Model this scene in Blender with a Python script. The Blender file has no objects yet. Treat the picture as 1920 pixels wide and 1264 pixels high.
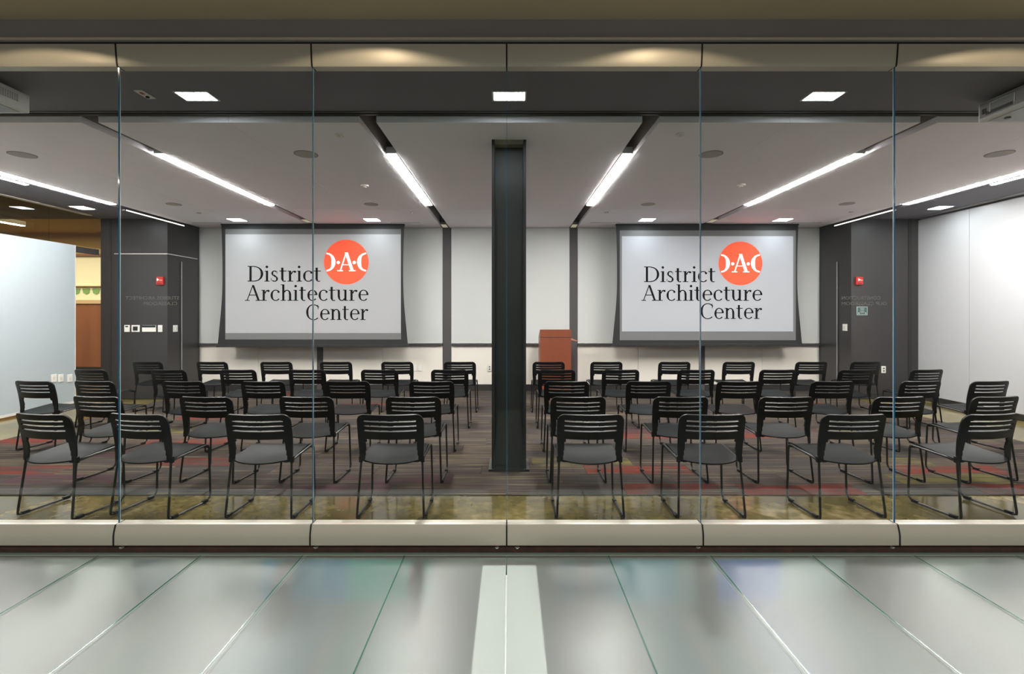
import bpy, bmesh, math, random
from math import sin, cos, pi, radians as R_
random.seed(7)
S = bpy.context.scene
COL = S.collection
# ---------------------------------------------------------------- camera, world, exposure
F = 920.0; VX = 955.0; VY = 588.0; CH = 1.5
cd = bpy.data.cameras.new('camera'); cam = bpy.data.objects.new('camera', cd); COL.objects.link(cam)
cam.location = (0, 0, CH); cam.rotation_euler = (pi/2, 0, 0)
cd.sensor_fit = 'HORIZONTAL'; cd.sensor_width = 36; cd.lens = 36*F/1920
cd.shift_x = (960-VX)/1920; cd.shift_y = -(632-VY)/1920
cd.clip_start = 0.05; cd.clip_end = 100
S.camera = cam
S.view_settings.view_transform = 'Standard'; S.view_settings.look = 'None'
S.view_settings.gamma = 1; S.view_settings.use_curve_mapping = False
S.view_settings.exposure = 0.14
w = bpy.data.worlds.new('world'); S.world = w; w.use_nodes = True
w.node_tree.nodes['Background'].inputs[0].default_value = (0.9, 0.95, 1, 1)
w.node_tree.nodes['Background'].inputs[1].default_value = 0.18
try:
    S.cycles.max_bounces = 10; S.cycles.transparent_max_bounces = 16
    S.cycles.sample_clamp_indirect = 10; S.cycles.caustics_reflective = False; S.cycles.caustics_refractive = True
except Exception: pass

def area(name, loc, sx, sy, power, col=(1, 1, 1), rot=(0, 0, 0)):
    l = bpy.data.lights.new(name, 'AREA'); l.shape = 'RECTANGLE'; l.size = sx; l.size_y = sy
    l.energy = power; l.color = col
    o = bpy.data.objects.new(name, l); o.location = loc; o.rotation_euler = rot; COL.objects.link(o)
    return o
STRIP = 185.0      # radiance of the linear lamps
STRIP_W = 1.0
DOWN = 45.0
# soft general light of the lobby behind and above the camera
# warm ceiling spots that graze the top rail of the glazing
for sx_ in (-2.98, -0.87, 0.98, 3.18):
    l = bpy.data.lights.new('corridor_spot', 'SPOT'); l.energy = 10; l.color = (1, 0.80, 0.55)
    l.spot_size = R_(147); l.spot_blend = 0.12; l.shadow_soft_size = 0.0
    o = bpy.data.objects.new('corridor_spot_light', l); o.location = (sx_, 2.55, 3.37); COL.objects.link(o)

# unseen fill spots added behind the camera to brighten rails, fascia and floor
for sx_ in (-5.5, -3.3, -1.1, 1.1, 3.3, 5.5):
    l = bpy.data.lights.new('corridor_fill', 'SPOT'); l.energy = 110; l.color = (1, 0.95, 0.86)
    l.spot_size = R_(110); l.spot_blend = 0.9; l.shadow_soft_size = 0.0
    o = bpy.data.objects.new('corridor_fill_light', l); o.location = (sx_, -0.6, 3.36); o.rotation_euler = (R_(38), 0, 0); COL.objects.link(o)

# ---------------------------------------------------------------- materials
def lin(h):
    h = h.lstrip('#'); r = []
    for i in (0, 2, 4):
        v = int(h[i:i+2], 16)/255
        r.append(v/12.92 if v <= .04045 else ((v+.055)/1.055)**2.4)
    return (*r, 1)
MATS = {}
def mat(name, col='#808080', rough=.5, metal=0, spec=.5, emit=0, ecol=None, noise=None, coat=0, bump=None, ior=None):
    """noise=(scale xyz, second colour, contrast) mixes a second colour in object space"""
    if name in MATS: return MATS[name]
    m = bpy.data.materials.new(name); m.use_nodes = True; nt = m.node_tree
    b = nt.nodes['Principled BSDF']
    b.inputs['Base Color'].default_value = lin(col); b.inputs['Roughness'].default_value = rough
    b.inputs['Metallic'].default_value = metal; b.inputs['Specular IOR Level'].default_value = spec
    b.inputs['Coat Weight'].default_value = coat; b.inputs['Coat Roughness'].default_value = .05
    if emit:
        b.inputs['Emission Color'].default_value = lin(ecol or col); b.inputs['Emission Strength'].default_value = emit
    if noise or bump:
        tc = nt.nodes.new('ShaderNodeTexCoord'); mp = nt.nodes.new('ShaderNodeMapping')
        nt.links.new(tc.outputs['Object'], mp.inputs[0])
        n = nt.nodes.new('ShaderNodeTexNoise'); n.inputs['Detail'].default_value = 5; n.inputs['Scale'].default_value = 1
        nt.links.new(mp.outputs[0], n.inputs['Vector'])
        if noise:
            sc, c2, con = noise; mp.inputs['Scale'].default_value = sc
            rp = nt.nodes.new('ShaderNodeValToRGB'); rp.color_ramp.elements[0].position = .5-con; rp.color_ramp.elements[1].position = .5+con
            rp.color_ramp.elements[0].color = lin(col); rp.color_ramp.elements[1].color = lin(c2)
            nt.links.new(n.outputs[0], rp.inputs[0]); nt.links.new(rp.outputs[0], b.inputs['Base Color'])
        else: mp.inputs['Scale'].default_value = bump[0]
        if bump:
            bp = nt.nodes.new('ShaderNodeBump'); bp.inputs['Strength'].default_value = bump[1]; bp.inputs['Distance'].default_value = .002
            nt.links.new(n.outputs[0], bp.inputs['Height']); nt.links.new(bp.outputs[0], b.inputs['Normal'])
    if ior: b.inputs['IOR'].default_value = ior
    MATS[name] = m; return m
M = dict(
    white_ceiling=mat('white_ceiling', '#f4f0f6', .9, spec=.2),
    ceiling_edge=mat('ceiling_edge', '#8f8987', .8),
    soffit=mat('soffit_charcoal', '#74727a', .75, spec=.3),
    track=mat('track_black', '#202224', .4),
    dark_wall=mat('dark_wall', '#2c2a2a', .38, noise=((1.5, 1.5, .4), '#322f2f', .25)),
    reveal=mat('reveal_dark', '#222020', .6),
    steel_dark=mat('painted_steel', '#1a1d1e', .42, noise=((6, 6, 1.5), '#232727', .2)),
    board=mat('white_board', '#bec0be', .38, noise=((.4, .4, .15), '#b8baba', .2), spec=.35),
    lower=mat('cream_wall', '#d6d1c8', .6),
    base=mat('dark_base', '#262424', .5),
    alu=mat('brushed_alu', '#c9c3b4', .42, metal=.2),
    alu_line=mat('bright_alu', '#f0ebe0', .3, metal=.6),
    gasket=mat('black_gasket', '#0b0b0b', .6),
    chrome=mat('chrome', '#e0e0e0', .15, metal=1),
    black_plastic=mat('black_plastic', '#070708', .45, ior=1.3),
    seat=mat('seat_charcoal', '#0e1011', .42, noise=((9, 9, 2), '#15191a', .2), ior=1.14),
    tube=mat('black_tube', '#0a0a0b', .4, spec=.4),
    screen_black=mat('screen_black', '#131415', .7),
    screen_grey=mat('screen_grey', '#666667', .8),
    ink=mat('projected_ink', '#0d0e10', .9, spec=.1),
    red=mat('alarm_red', '#a5241d', .35),
    white_plastic=mat('white_plastic', '#d8d6d0', .4),
    dark_glass=mat('display_dark', '#1b2022', .2),
    wood=mat('cherry_wood', '#683420', .4, noise=((5, 5, .6), '#7c4026', .3)),
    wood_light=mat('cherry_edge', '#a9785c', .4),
    lobby_wood=mat('lobby_wood', '#7a4a30', .5, noise=((6, 6, .4), '#8f5a3c', .3)),
    cream=mat('lobby_cream', '#ece3bf', .7),
    tan=mat('lobby_tan', '#b59e70', .8),
    green=mat('frieze_green', '#7da25c', .7),
    olive=mat('corridor_ceiling', '#d2bf9e', .6),
    fascia=mat('fascia_grey', '#aaa4a6', .6),
    teal=mat('underfloor_teal', '#2c8a90', .5, noise=((.9, 1, 1), '#3b62a0', .12)),
    under=mat('underfloor_pale', '#788380', .8, noise=((1.3, .8, 1), '#c4c3ba', .12)),
    under_dark=mat('underfloor_dark', '#1c3034', .7),
    brown=mat('rust_brown_strip', '#33261f', .8, noise=((14, 14, 14), '#4c3527', .2)),
    whiteline=mat('white_spacer', '#a5a9a2', .6),
    proj=mat('projector_grey', '#8f8f8f', .4),
    proj_dark=mat('projector_dark', '#3a3838', .5),
    proj_light=mat('projector_light', '#c9c7c2', .4),
    grille=mat('speaker_grille', '#b0acaa', .8),
    lamp=mat('lamp_strip', '#fff3df', .5, emit=STRIP, ecol='#fff9f5'),
    lamp_down=mat('lamp_down', '#ffffff', .5, emit=DOWN, ecol='#f4fbff'),
    lamp_under=mat('lamp_under', '#ffffff', .5, emit=.62, ecol='#fafaf4'),
)
# polished olive concrete
def concrete():
    m = bpy.data.materials.new('polished_concrete'); m.use_nodes = True; nt = m.node_tree; b = nt.nodes['Principled BSDF']
    tc = nt.nodes.new('ShaderNodeTexCoord'); n = nt.nodes.new('ShaderNodeTexNoise'); n.inputs['Scale'].default_value = 1.3; n.inputs['Detail'].default_value = 8
    n.inputs['Roughness'].default_value = .5
    n2 = nt.nodes.new('ShaderNodeTexNoise'); n2.inputs['Scale'].default_value = 14; n2.inputs['Detail'].default_value = 6
    mx = nt.nodes.new('ShaderNodeMath'); mx.operation = 'MULTIPLY_ADD'; mx.inputs[1].default_value = .35
    nt.links.new(tc.outputs['Object'], n.inputs['Vector']); nt.links.new(tc.outputs['Object'], n2.inputs['Vector'])
    nt.links.new(n2.outputs[0], mx.inputs[0]); nt.links.new(n.outputs[0], mx.inputs[2])
    rp = nt.nodes.new('ShaderNodeValToRGB'); e = rp.color_ramp.elements
    e[0].position = .38; e[0].color = lin('#4d4524'); e[1].position = .9; e[1].color = lin('#a8946a')
    k = e.new(.62); k.color = lin('#574e2c'); k = e.new(.74); k.color = lin('#70643a')
    nt.links.new(mx.outputs[0], rp.inputs[0]); nt.links.new(rp.outputs[0], b.inputs['Base Color'])
    b.inputs['Roughness'].default_value = .13; b.inputs['Specular IOR Level'].default_value = .7
    return m
M['concrete'] = concrete()
# striped carpet: one material per plank colour
def carpet(name, a, bb, c):
    m = bpy.data.materials.new(name); m.use_nodes = True; nt = m.node_tree; b = nt.nodes['Principled BSDF']
    tc = nt.nodes.new('ShaderNodeTexCoord'); oi = nt.nodes.new('ShaderNodeObjectInfo')
    mp = nt.nodes.new('ShaderNodeMapping'); mp.inputs['Scale'].default_value = (1.0, 85, 1)
    ad = nt.nodes.new('ShaderNodeVectorMath'); ad.operation = 'ADD'
    sc = nt.nodes.new('ShaderNodeVectorMath'); sc.operation = 'SCALE'; sc.inputs[3].default_value = 40
    cb = nt.nodes.new('ShaderNodeCombineXYZ')
    for i in range(3): nt.links.new(oi.outputs['Random'], cb.inputs[i])
    nt.links.new(cb.outputs[0], sc.inputs[0])
    nt.links.new(tc.outputs['Object'], mp.inputs[0]); nt.links.new(mp.outputs[0], ad.inputs[0]); nt.links.new(sc.outputs[0], ad.inputs[1])
    n = nt.nodes.new('ShaderNodeTexNoise'); n.inputs['Scale'].default_value = 1; n.inputs['Detail'].default_value = 1.5
    nt.links.new(ad.outputs[0], n.inputs['Vector'])
    def ramp(A, B, C_):
        rp = nt.nodes.new('ShaderNodeValToRGB'); e = rp.color_ramp.elements
        e[0].position = .30; e[0].color = lin(A); e[1].position = .70; e[1].color = lin(C_); k = e.new(.48); k.color = lin(B)
        k = e.new(.62); k.color = lin(B)
        nt.links.new(n.outputs[0], rp.inputs[0]); return rp
    base = ramp('#2d2825', '#413a36', '#7a7158')
    col = ramp(a, bb, c)
    m3 = nt.nodes.new('ShaderNodeMapping'); m3.inputs['Scale'].default_value = (2.2, 9, 1); nt.links.new(tc.outputs['Object'], m3.inputs[0])
    a3 = nt.nodes.new('ShaderNodeVectorMath'); a3.operation = 'ADD'; nt.links.new(m3.outputs[0], a3.inputs[0]); nt.links.new(sc.outputs[0], a3.inputs[1])
    n3 = nt.nodes.new('ShaderNodeTexNoise'); n3.inputs['Scale'].default_value = 1; n3.inputs['Detail'].default_value = 2; nt.links.new(a3.outputs[0], n3.inputs['Vector'])
    r3 = nt.nodes.new('ShaderNodeMapRange'); r3.inputs[1].default_value = .38; r3.inputs[2].default_value = .60; nt.links.new(n3.outputs[0], r3.inputs[0])
    mm = nt.nodes.new('ShaderNodeMix'); mm.data_type = 'RGBA'
    nt.links.new(r3.outputs[0], mm.inputs[0]); nt.links.new(base.outputs[0], mm.inputs[6]); nt.links.new(col.outputs[0], mm.inputs[7]); nt.links.new(mm.outputs[2], b.inputs['Base Color'])
    b.inputs['Roughness'].default_value = .95; b.inputs['Specular IOR Level'].default_value = .1
    n2 = nt.nodes.new('ShaderNodeTexNoise'); n2.inputs['Scale'].default_value = 420; nt.links.new(tc.outputs['Object'], n2.inputs['Vector'])
    bp = nt.nodes.new('ShaderNodeBump'); bp.inputs['Strength'].default_value = .5; bp.inputs['Distance'].default_value = .003
    nt.links.new(n2.outputs[0], bp.inputs['Height']); nt.links.new(bp.outputs[0], b.inputs['Normal'])
    return m
CARP = dict(a=carpet('carpet_brown', '#2d2825', '#413a36', '#7a7158'), b=carpet('carpet_grey', '#2b2828', '#3a3635', '#544f46'),
            c=carpet('carpet_taupe', '#332c28', '#4a4139', '#857858'), r=carpet('carpet_red', '#4c2a24', '#632a23', '#5c382f'),
            y=carpet('carpet_yellow', '#463f2e', '#5e5830', '#7b7348'), p=carpet('carpet_plum', '#352c33', '#4a3136', '#32324a'))
# clear glass pane: straight-through with fresnel reflection, the same from every side
def clear_glass(name, tint, refl=1.0):
    m = bpy.data.materials.new(name); m.use_nodes = True; nt = m.node_tree
    for n in list(nt.nodes): nt.nodes.remove(n)
    o = nt.nodes.new('ShaderNodeOutputMaterial'); mx = nt.nodes.new('ShaderNodeMixShader')
    t = nt.nodes.new('ShaderNodeBsdfTransparent'); g = nt.nodes.new('ShaderNodeBsdfGlossy'); g.inputs['Roughness'].default_value = 0
    t.inputs[0].default_value = lin(tint); f = nt.nodes.new('ShaderNodeFresnel'); f.inputs[0].default_value = 1.45
    ge = nt.nodes.new('ShaderNodeNewGeometry'); 
    sub = nt.nodes.new('ShaderNodeMath'); sub.operation = 'SUBTRACT'; sub.inputs[0].default_value = 1
    nt.links.new(ge.outputs['Backfacing'], sub.inputs[1])
    mu = nt.nodes.new('ShaderNodeMath'); mu.operation = 'MULTIPLY'; nt.links.new(f.outputs[0], mu.inputs[0]); nt.links.new(sub.outputs[0], mu.inputs[1])
    mu2 = nt.nodes.new('ShaderNodeMath'); mu2.operation = 'MULTIPLY'; mu2.inputs[1].default_value = refl; nt.links.new(mu.outputs[0], mu2.inputs[0])
    nt.links.new(mu2.outputs[0], mx.inputs[0]); nt.links.new(t.outputs[0], mx.inputs[1]); nt.links.new(g.outputs[0], mx.inputs[2])
    nt.links.new(mx.outputs[0], o.inputs[0])
    return m
M['pane'] = clear_glass('clear_pane', '#fbfdfc')
M['amber_pane'] = clear_glass('clerestory_pane', '#e8e0cc')
M['edge'] = mat('glass_edge', '#0c6a94', .12, spec=.9, coat=1)
M['edge_white'] = mat('edge_highlight', '#d5e6ea', .15, spec=.9)
M['edge_green'] = mat('floor_glass_edge', '#0d5a4a', .2, spec=.8)
M['edge_pale'] = mat('floor_glass_margin', '#6f857c', .3)
# frosted structural glass
def frosted(IOR=1.33):
    m = bpy.data.materials.new('frosted_floor_glass'); m.use_nodes = True; nt = m.node_tree
    for n in list(nt.nodes): nt.nodes.remove(n)
    o = nt.nodes.new('ShaderNodeOutputMaterial')
    rf = nt.nodes.new('ShaderNodeBsdfRefraction'); rf.inputs['Color'].default_value = lin('#dfe9e4'); rf.inputs['Roughness'].default_value = .24; rf.inputs['IOR'].default_value = 1.3
    df = nt.nodes.new('ShaderNodeBsdfDiffuse'); df.inputs[0].default_value = lin('#a6aaa6')
    mx = nt.nodes.new('ShaderNodeMixShader'); mx.inputs[0].default_value = .34
    gl = nt.nodes.new('ShaderNodeBsdfGlossy'); gl.inputs['Roughness'].default_value = .33
    fr = nt.nodes.new('ShaderNodeFresnel'); fr.inputs[0].default_value = 1.5
    m2 = nt.nodes.new('ShaderNodeMixShader')
    tc = nt.nodes.new('ShaderNodeTexCoord'); n = nt.nodes.new('ShaderNodeTexNoise'); n.inputs['Scale'].default_value = 180
    nt.links.new(tc.outputs['Object'], n.inputs['Vector'])
    bp = nt.nodes.new('ShaderNodeBump'); bp.inputs['Strength'].default_value = .12; bp.inputs['Distance'].default_value = .002
    nt.links.new(n.outputs[0], bp.inputs['Height'])
    for q in (df, gl): nt.links.new(bp.outputs[0], q.inputs['Normal'])
    nt.links.new(rf.outputs[0], mx.inputs[1]); nt.links.new(df.outputs[0], mx.inputs[2])
    nt.links.new(fr.outputs[0], m2.inputs[0]); nt.links.new(mx.outputs[0], m2.inputs[1]); nt.links.new(gl.outputs[0], m2.inputs[2])
    ge = nt.nodes.new('ShaderNodeNewGeometry'); tr = nt.nodes.new('ShaderNodeBsdfTransparent'); m3 = nt.nodes.new('ShaderNodeMixShader')
    nt.links.new(ge.outputs['Backfacing'], m3.inputs[0]); nt.links.new(m2.outputs[0], m3.inputs[1]); nt.links.new(tr.outputs[0], m3.inputs[2])
    nt.links.new(m3.outputs[0], o.inputs[0])
    return m
M['frosted'] = frosted()

# ---------------------------------------------------------------- mesh helpers
class MB:
    def __init__(s): s.v = []; s.f = []
    def box(s, x0, x1, y0, y1, z0, z1):
        n = len(s.v)
        s.v += [(x0,y0,z0),(x1,y0,z0),(x1,y1,z0),(x0,y1,z0),(x0,y0,z1),(x1,y0,z1),(x1,y1,z1),(x0,y1,z1)]
        s.f += [tuple(n+i for i in q) for q in ((0,3,2,1),(4,5,6,7),(0,1,5,4),(1,2,6,5),(2,3,7,6),(3,0,4,7))]
        return s
    def prism(s, poly, axis, a, b):
        """poly of 2D points extruded along axis from a to b"""
        n = len(s.v); k = len(poly)
        def P(u, v, t): return {'x': (t, u, v), 'y': (u, t, v), 'z': (u, v, t)}[axis]
        s.v += [P(u, v, a) for u, v in poly] + [P(u, v, b) for u, v in poly]
        s.f += [tuple(range(n, n+k))[::-1], tuple(range(n+k, n+2*k))]
        s.f += [(n+i, n+(i+1) % k, n+k+(i+1) % k, n+k+i) for i in range(k)]
        return s
    def cyl(s, c, r, h0, h1, axis='z', n=20):
        pts = [(r*cos(2*pi*i/n), r*sin(2*pi*i/n)) for i in range(n)]
        m = {'z': (c[0], c[1]), 'y': (c[0], c[1]), 'x': (c[0], c[1])}[axis]
        return s.prism([(m[0]+p, m[1]+q) for p, q in pts], axis, h0, h1)
    def tube(s, pts, r, n=8):
        from mathutils import Vector
        pts = [Vector(p) for p in pts]; base = len(s.v)
        up = None
        for i, p in enumerate(pts):
            t = (pts[min(i+1, len(pts)-1)]-pts[max(i-1, 0)]).normalized()
            if up is None: up = t.orthogonal().normalized()
            up = (up-t*up.dot(t)).normalized(); sd = t.cross(up)
            s.v += [tuple(p+up*(r*cos(2*pi*k/n))+sd*(r*sin(2*pi*k/n))) for k in range(n)]
        for i in range(len(pts)-1):
            for k in range(n):
                a = base+i*n+k; b = base+i*n+(k+1) % n
                s.f.append((a, b, b+n, a+n))
        s.f.append(tuple(base+k for k in range(n))[::-1]); e = base+(len(pts)-1)*n
        s.f.append(tuple(e+k for k in range(n)))
        return s
    def mesh(s, name, bevel=0, smooth=False, solid=0):
        me = bpy.data.meshes.new(name); bm = bmesh.new()
        vs = [bm.verts.new(p) for p in s.v]
        for f in s.f:
            try: bm.faces.new([vs[i] for i in f])
            except ValueError: pass
        if solid:
            bmesh.ops.remove_doubles(bm, verts=bm.verts, dist=1e-5)
            bmesh.ops.solidify(bm, geom=list(bm.faces), thickness=solid)
        bmesh.ops.recalc_face_normals(bm, faces=bm.faces)
        if bevel: bmesh.ops.bevel(bm, geom=list(bm.edges), offset=bevel, segments=2, affect='EDGES', profile=.5)
        bm.to_mesh(me); bm.free()
        if smooth:
            for p in me.polygons: p.use_smooth = True
        return me
    def build(s, name, m, parent=None, bevel=0, smooth=False, solid=0, **kw):
        me = s.mesh(name, bevel, smooth, solid)
        o = bpy.data.objects.new(name, me); me.materials.append(m if not isinstance(m, str) else M[m]); COL.objects.link(o)
        if smooth and bevel == 0: shade(me)
        if parent is not None: o.parent = parent; o.location = [-a for a in (parent.location if parent.parent is None else (0, 0, 0))] if kw.pop('world', True) else (0, 0, 0)
        for k, v in kw.items():
            if k != 'world': o[k] = v
        return o
def shade(me, ang=40):
    bm = bmesh.new(); bm.from_mesh(me)
    for e in bm.edges:
        if len(e.link_faces) == 2 and e.calc_face_angle(0) > R_(ang): e.smooth = False
    bm.to_mesh(me); bm.free()
def bx(*a): return MB().box(*a)
def tag(o, label, cat, group=None):
    o['label'] = label; o['category'] = cat
    if group: o['group'] = group
    return o
def thing(name, label, cat, loc, rz=0, group=None):
    o = bpy.data.objects.new(name, None); COL.objects.link(o); o.location = loc; o.rotation_euler = (0, 0, rz); o.empty_display_size = .1
    return tag(o, label, cat, group)
def struct(name, mb, m, **kw): return mb.build(name, m, kind='structure', **kw)
def copy_tree(o, parent=None):
    c = o.copy(); COL.objects.link(c); c.parent = parent
    for ch in o.children: copy_tree(ch, c)
    return c
def X(px, d): return (px-VX)*d/F
def Z(py, d): return CH+(VY-py)*d/F

# ---------------------------------------------------------------- key planes
DG = 3.15           # glass line
DW = 9.52           # back wall
DF = 8.64           # dark facing walls of the alcoves
XS = 6.02           # room side
XA = 7.20           # alcove side
ZC = 3.166          # white ceiling
ZS = 3.222          # charcoal soffit
DC0 = 4.28          # white ceiling starts
J = [-.017+1.243*k for k in range(-4, 5)]

# ---------------------------------------------------------------- floors
fl = struct('floor', bx(-14, 12, DG-.01, 13, -.30, -.008), 'concrete')
struct('floor_edge', bx(-9, 9, DG-.070, DG-.0101, -.30, .022), 'brown')
# carpet planks
cp = bpy.data.objects.new('carpet_floor', None); COL.objects.link(cp); cp['kind'] = 'structure'
PW, PD = 1.0, .26
rows = 21
y0 = 4.062
special = {}
def sp(px, py, k):
    d = CH*F/(py-VY); special[(round((d-y0)/PD-.5), X(px, d))] = k
for a in ((350,868,'r'),(550,915,'r'),(600,918,'p'),(1100,878,'r'),(1080,862,'y'),(1370,912,'r'),(1450,925,'r'),(1700,880,'r'),(1700,862,'y'),(1870,912,'r'),(1840,895,'y'),
          (1160,820,'r'),(1240,806,'p'),(1530,757,'r'),(30,878,'r'),(40,892,'p'),(375,786,'r'),(390,826,'r'),(520,738,'r'),(230,806,'y'),(90,828,'r'),(1450,806,'p'),
          (1600,808,'y'),(1390,820,'r'),(200,846,'p'),(740,900,'p'),(660,760,'r'),(1300,757,'p'),(250,750,'y'),(1880,838,'p')): sp(*a)
me_cache = {}
for r in range(rows):
    a = y0+r*PD; b = min(a+PD, DW)
    off = (0, .5, .25, .75)[r % 4]; x = -XS-off
    while x < XS:
        xa = max(x, -XS); xb = min(x+PW, XS)
        if xb-xa > .02:
            k = random.choice('aabbc')
            for (rr, xx), kk in special.items():
                if rr == r and xa <= xx < xb: k = kk
            key = (round(xb-xa, 3), round(b-a, 3), k)
            if key not in me_cache:
                me = bx(.0012, xb-xa-.0012, .0012, b-a-.0012, -.006, 0).mesh('carpet_plank'); me.materials.append(CARP[k]); me_cache[key] = me
            o = bpy.data.objects.new('carpet_plank', me_cache[key]); COL.objects.link(o); o.location = (xa, a, 0); o.parent = cp
        x += PW

# ---------------------------------------------------------------- ceilings
struct('ceiling_soffit', bx(-9, 9, DG+.06, 4.17, ZS, 3.7), 'soffit')
struct('ceiling_track', MB().box(-9, 9, 4.17, 4.20, ZS-.006, 3.6).box(-9, 9, 4.215, 4.245, ZS-.01, 3.6).box(-9, 9, 4.2, 4.215, ZS+.02, 3.6).box(-9, 9, 4.245, DC0, ZS+.03, 3.6), 'track')
for sg in (-1, 1):
    a, b = sorted((sg*(XS+.14), sg*9))
    struct('ceiling_alcove', bx(a, b, DC0, DF+.01, ZC, 3.6), 'soffit')
# white ceiling cut into bays by four light slots
cw = bpy.data.objects.new('ceiling', None); COL.objects.link(cw); cw['kind'] = 'structure'
SW = .075
slots = [-3.66, -1.235, 1.235, 3.66]
edges = [-XS+.03] + sum([[s-SW, s+SW] for s in slots], []) + [XS-.03]
ys = [DC0, 6.05, 7.85, DW]
for i in range(0, len(edges), 2):
    x0, x1 = edges[i], edges[i+1]
    cuts = [x0, x1] if i == 4 else [x0, (x0+x1)/2, x1]
    for j in range(len(cuts)-1):
        for k in range(3):
            bx(cuts[j]+(.0015 if j else 0), cuts[j+1]-(.0015 if j < len(cuts)-2 else 0), ys[k]+(.0015 if k else 0), ys[k+1]-(.0015 if k < 2 else 0), ZC, ZC+.055).build('ceiling_panel', 'white_ceiling', cw)
bx(-XS-.14, XS+.14, DC0+.02, DW, ZC+.30, ZC+.36).build('slot_backing', 'track', cw)
for s in slots:
    for e in (s-SW, s+SW):
        sg = -1 if e < s else 1
        a, b = sorted((e, e+sg*.012)); bx(a, b, DC0+.001, DW, ZC+.055, ZC+.30).build('slot_side', 'ceiling_edge', cw)
# linear lamps in the slots
def linear(x, y0_, y1_, wd, name, lab, grp=None, z=ZC+.004, h=.07):
    t = thing(name, lab, 'ceiling light', (x, (y0_+y1_)/2, z))
    if grp: t['group'] = grp
    bx(x-wd/2, x+wd/2, y0_, y1_, z, z+h).build('housing', 'proj', t)
    bx(x-wd/2+.006, x+wd/2-.006, y0_+.02, y1_-.01, z-(.009 if z > ZC else .004), z-.0005).build('diffuser', 'lamp', t)
    return t
g = 'linear lamps in the ceiling'
linear(-3.66, 5.12, 7.55, .105, 'linear_light', 'recessed linear lamp in the slot above the left projection screen', g)
linear(-1.235, 5.12, 7.55, .105, 'linear_light', 'recessed linear lamp in the slot just left of the steel column', g)
linear(1.235, 5.12, 7.55, .105, 'linear_light', 'recessed linear lamp in the slot just right of the steel column', g)
linear(3.66, 5.12, 7.55, .105, 'linear_light', 'recessed linear lamp in the slot above the right projection screen', g)
linear(-6.047, 5.0, 7.50, .095, 'linear_light', 'long linear lamp at the far left edge of the white ceiling', g, h=.05)
linear(6.047, 5.0, 7.50, .095, 'linear_light', 'long linear lamp at the far right edge of the white ceiling', g, h=.05)
linear(-6.2, 4.7, 6.31, .045, 'linear_light', 'thin short linear lamp in the dark left alcove ceiling', g, z=ZC-.014, h=.012)
linear(6.2, 4.7, 6.31, .045, 'linear_light', 'thin short linear lamp in the dark right alcove ceiling', g, z=ZC-.014, h=.012)
for sg, n in ((-1, 'left'), (1, 'right')):  # narrow emissive line along the top of each dark side wall
    t = thing('glow_line', 'slim glowing line at the top of the dark %s side wall' % n, 'ceiling light', (sg*6.0, 8.3, 3.12), 0, 'slim glowing lines')
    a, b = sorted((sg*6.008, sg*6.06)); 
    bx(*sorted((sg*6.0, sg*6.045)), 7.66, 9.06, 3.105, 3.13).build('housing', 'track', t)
    bx(*sorted((sg*5.994, sg*5.9995)), 7.68, 9.05, 3.109, 3.126).build('diffuser', mat('glow_line_face', '#fff6ea', emit=2.2), t)

# square soffit lamps
def sqlight(x, y, wx, wy, z, lab, grp, frame='white_plastic'):
    t = thing('square_downlight', lab, 'ceiling light', (x, y, z), 0, grp)
    m = MB(); e = .014
    m.box(x-wx/2-e, x+wx/2+e, y-wy/2-e, y-wy/2, z-.004, z+.0).box(x-wx/2-e, x+wx/2+e, y+wy/2, y+wy/2+e, z-.004, z)
    m.box(x-wx/2-e, x-wx/2, y-wy/2, y+wy/2, z-.004, z).box(x+wx/2, x+wx/2+e, y-wy/2, y+wy/2, z-.004, z)
    m.build('trim_frame', frame, t)
    bx(x-wx/2, x+wx/2, y-wy/2, y+wy/2, z-.003, z-.0005).build('diffuser', 'lamp_down', t)
for x, n in ((-2.475, 'left'), (0, 'middle'), (2.485, 'right')):
    sqlight(x, 3.885, .245, .145, ZS, 'square white downlight in the charcoal soffit, %s one of three' % n, 'soffit downlights')
for x, n in ((-4.84, 'outer left'), (-2.44, 'inner left'), (2.45, 'inner right'), (4.86, 'outer right')):
    sqlight(x, 8.72, .24, .24, ZC, 'small square downlight in the white ceiling near the back wall, %s' % n, 'wall washing downlights')
for x, n in ((-6.72, 'left'), (6.78, 'right')):
    sqlight(x, 7.72, .22, .22, ZC, 'small square downlight in the dark %s alcove ceiling' % n, 'alcove downlights')
for sg, n in ((-1, 'left'), (1, 'right')):
    t = thing('slot_diffuser', 'long linear air slot in the dark %s alcove ceiling' % n, 'vent', (sg*7.08, 6, ZC), 0, 'linear air slots')
    for q in range(3):
        bx(sg*7.10+.035*q-.045, sg*7.10+.035*q-.027, 3.5, 8.3, ZC-.012, ZC-.0005).build('slat', 'white_plastic' if sg < 0 else 'proj', t)

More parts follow.
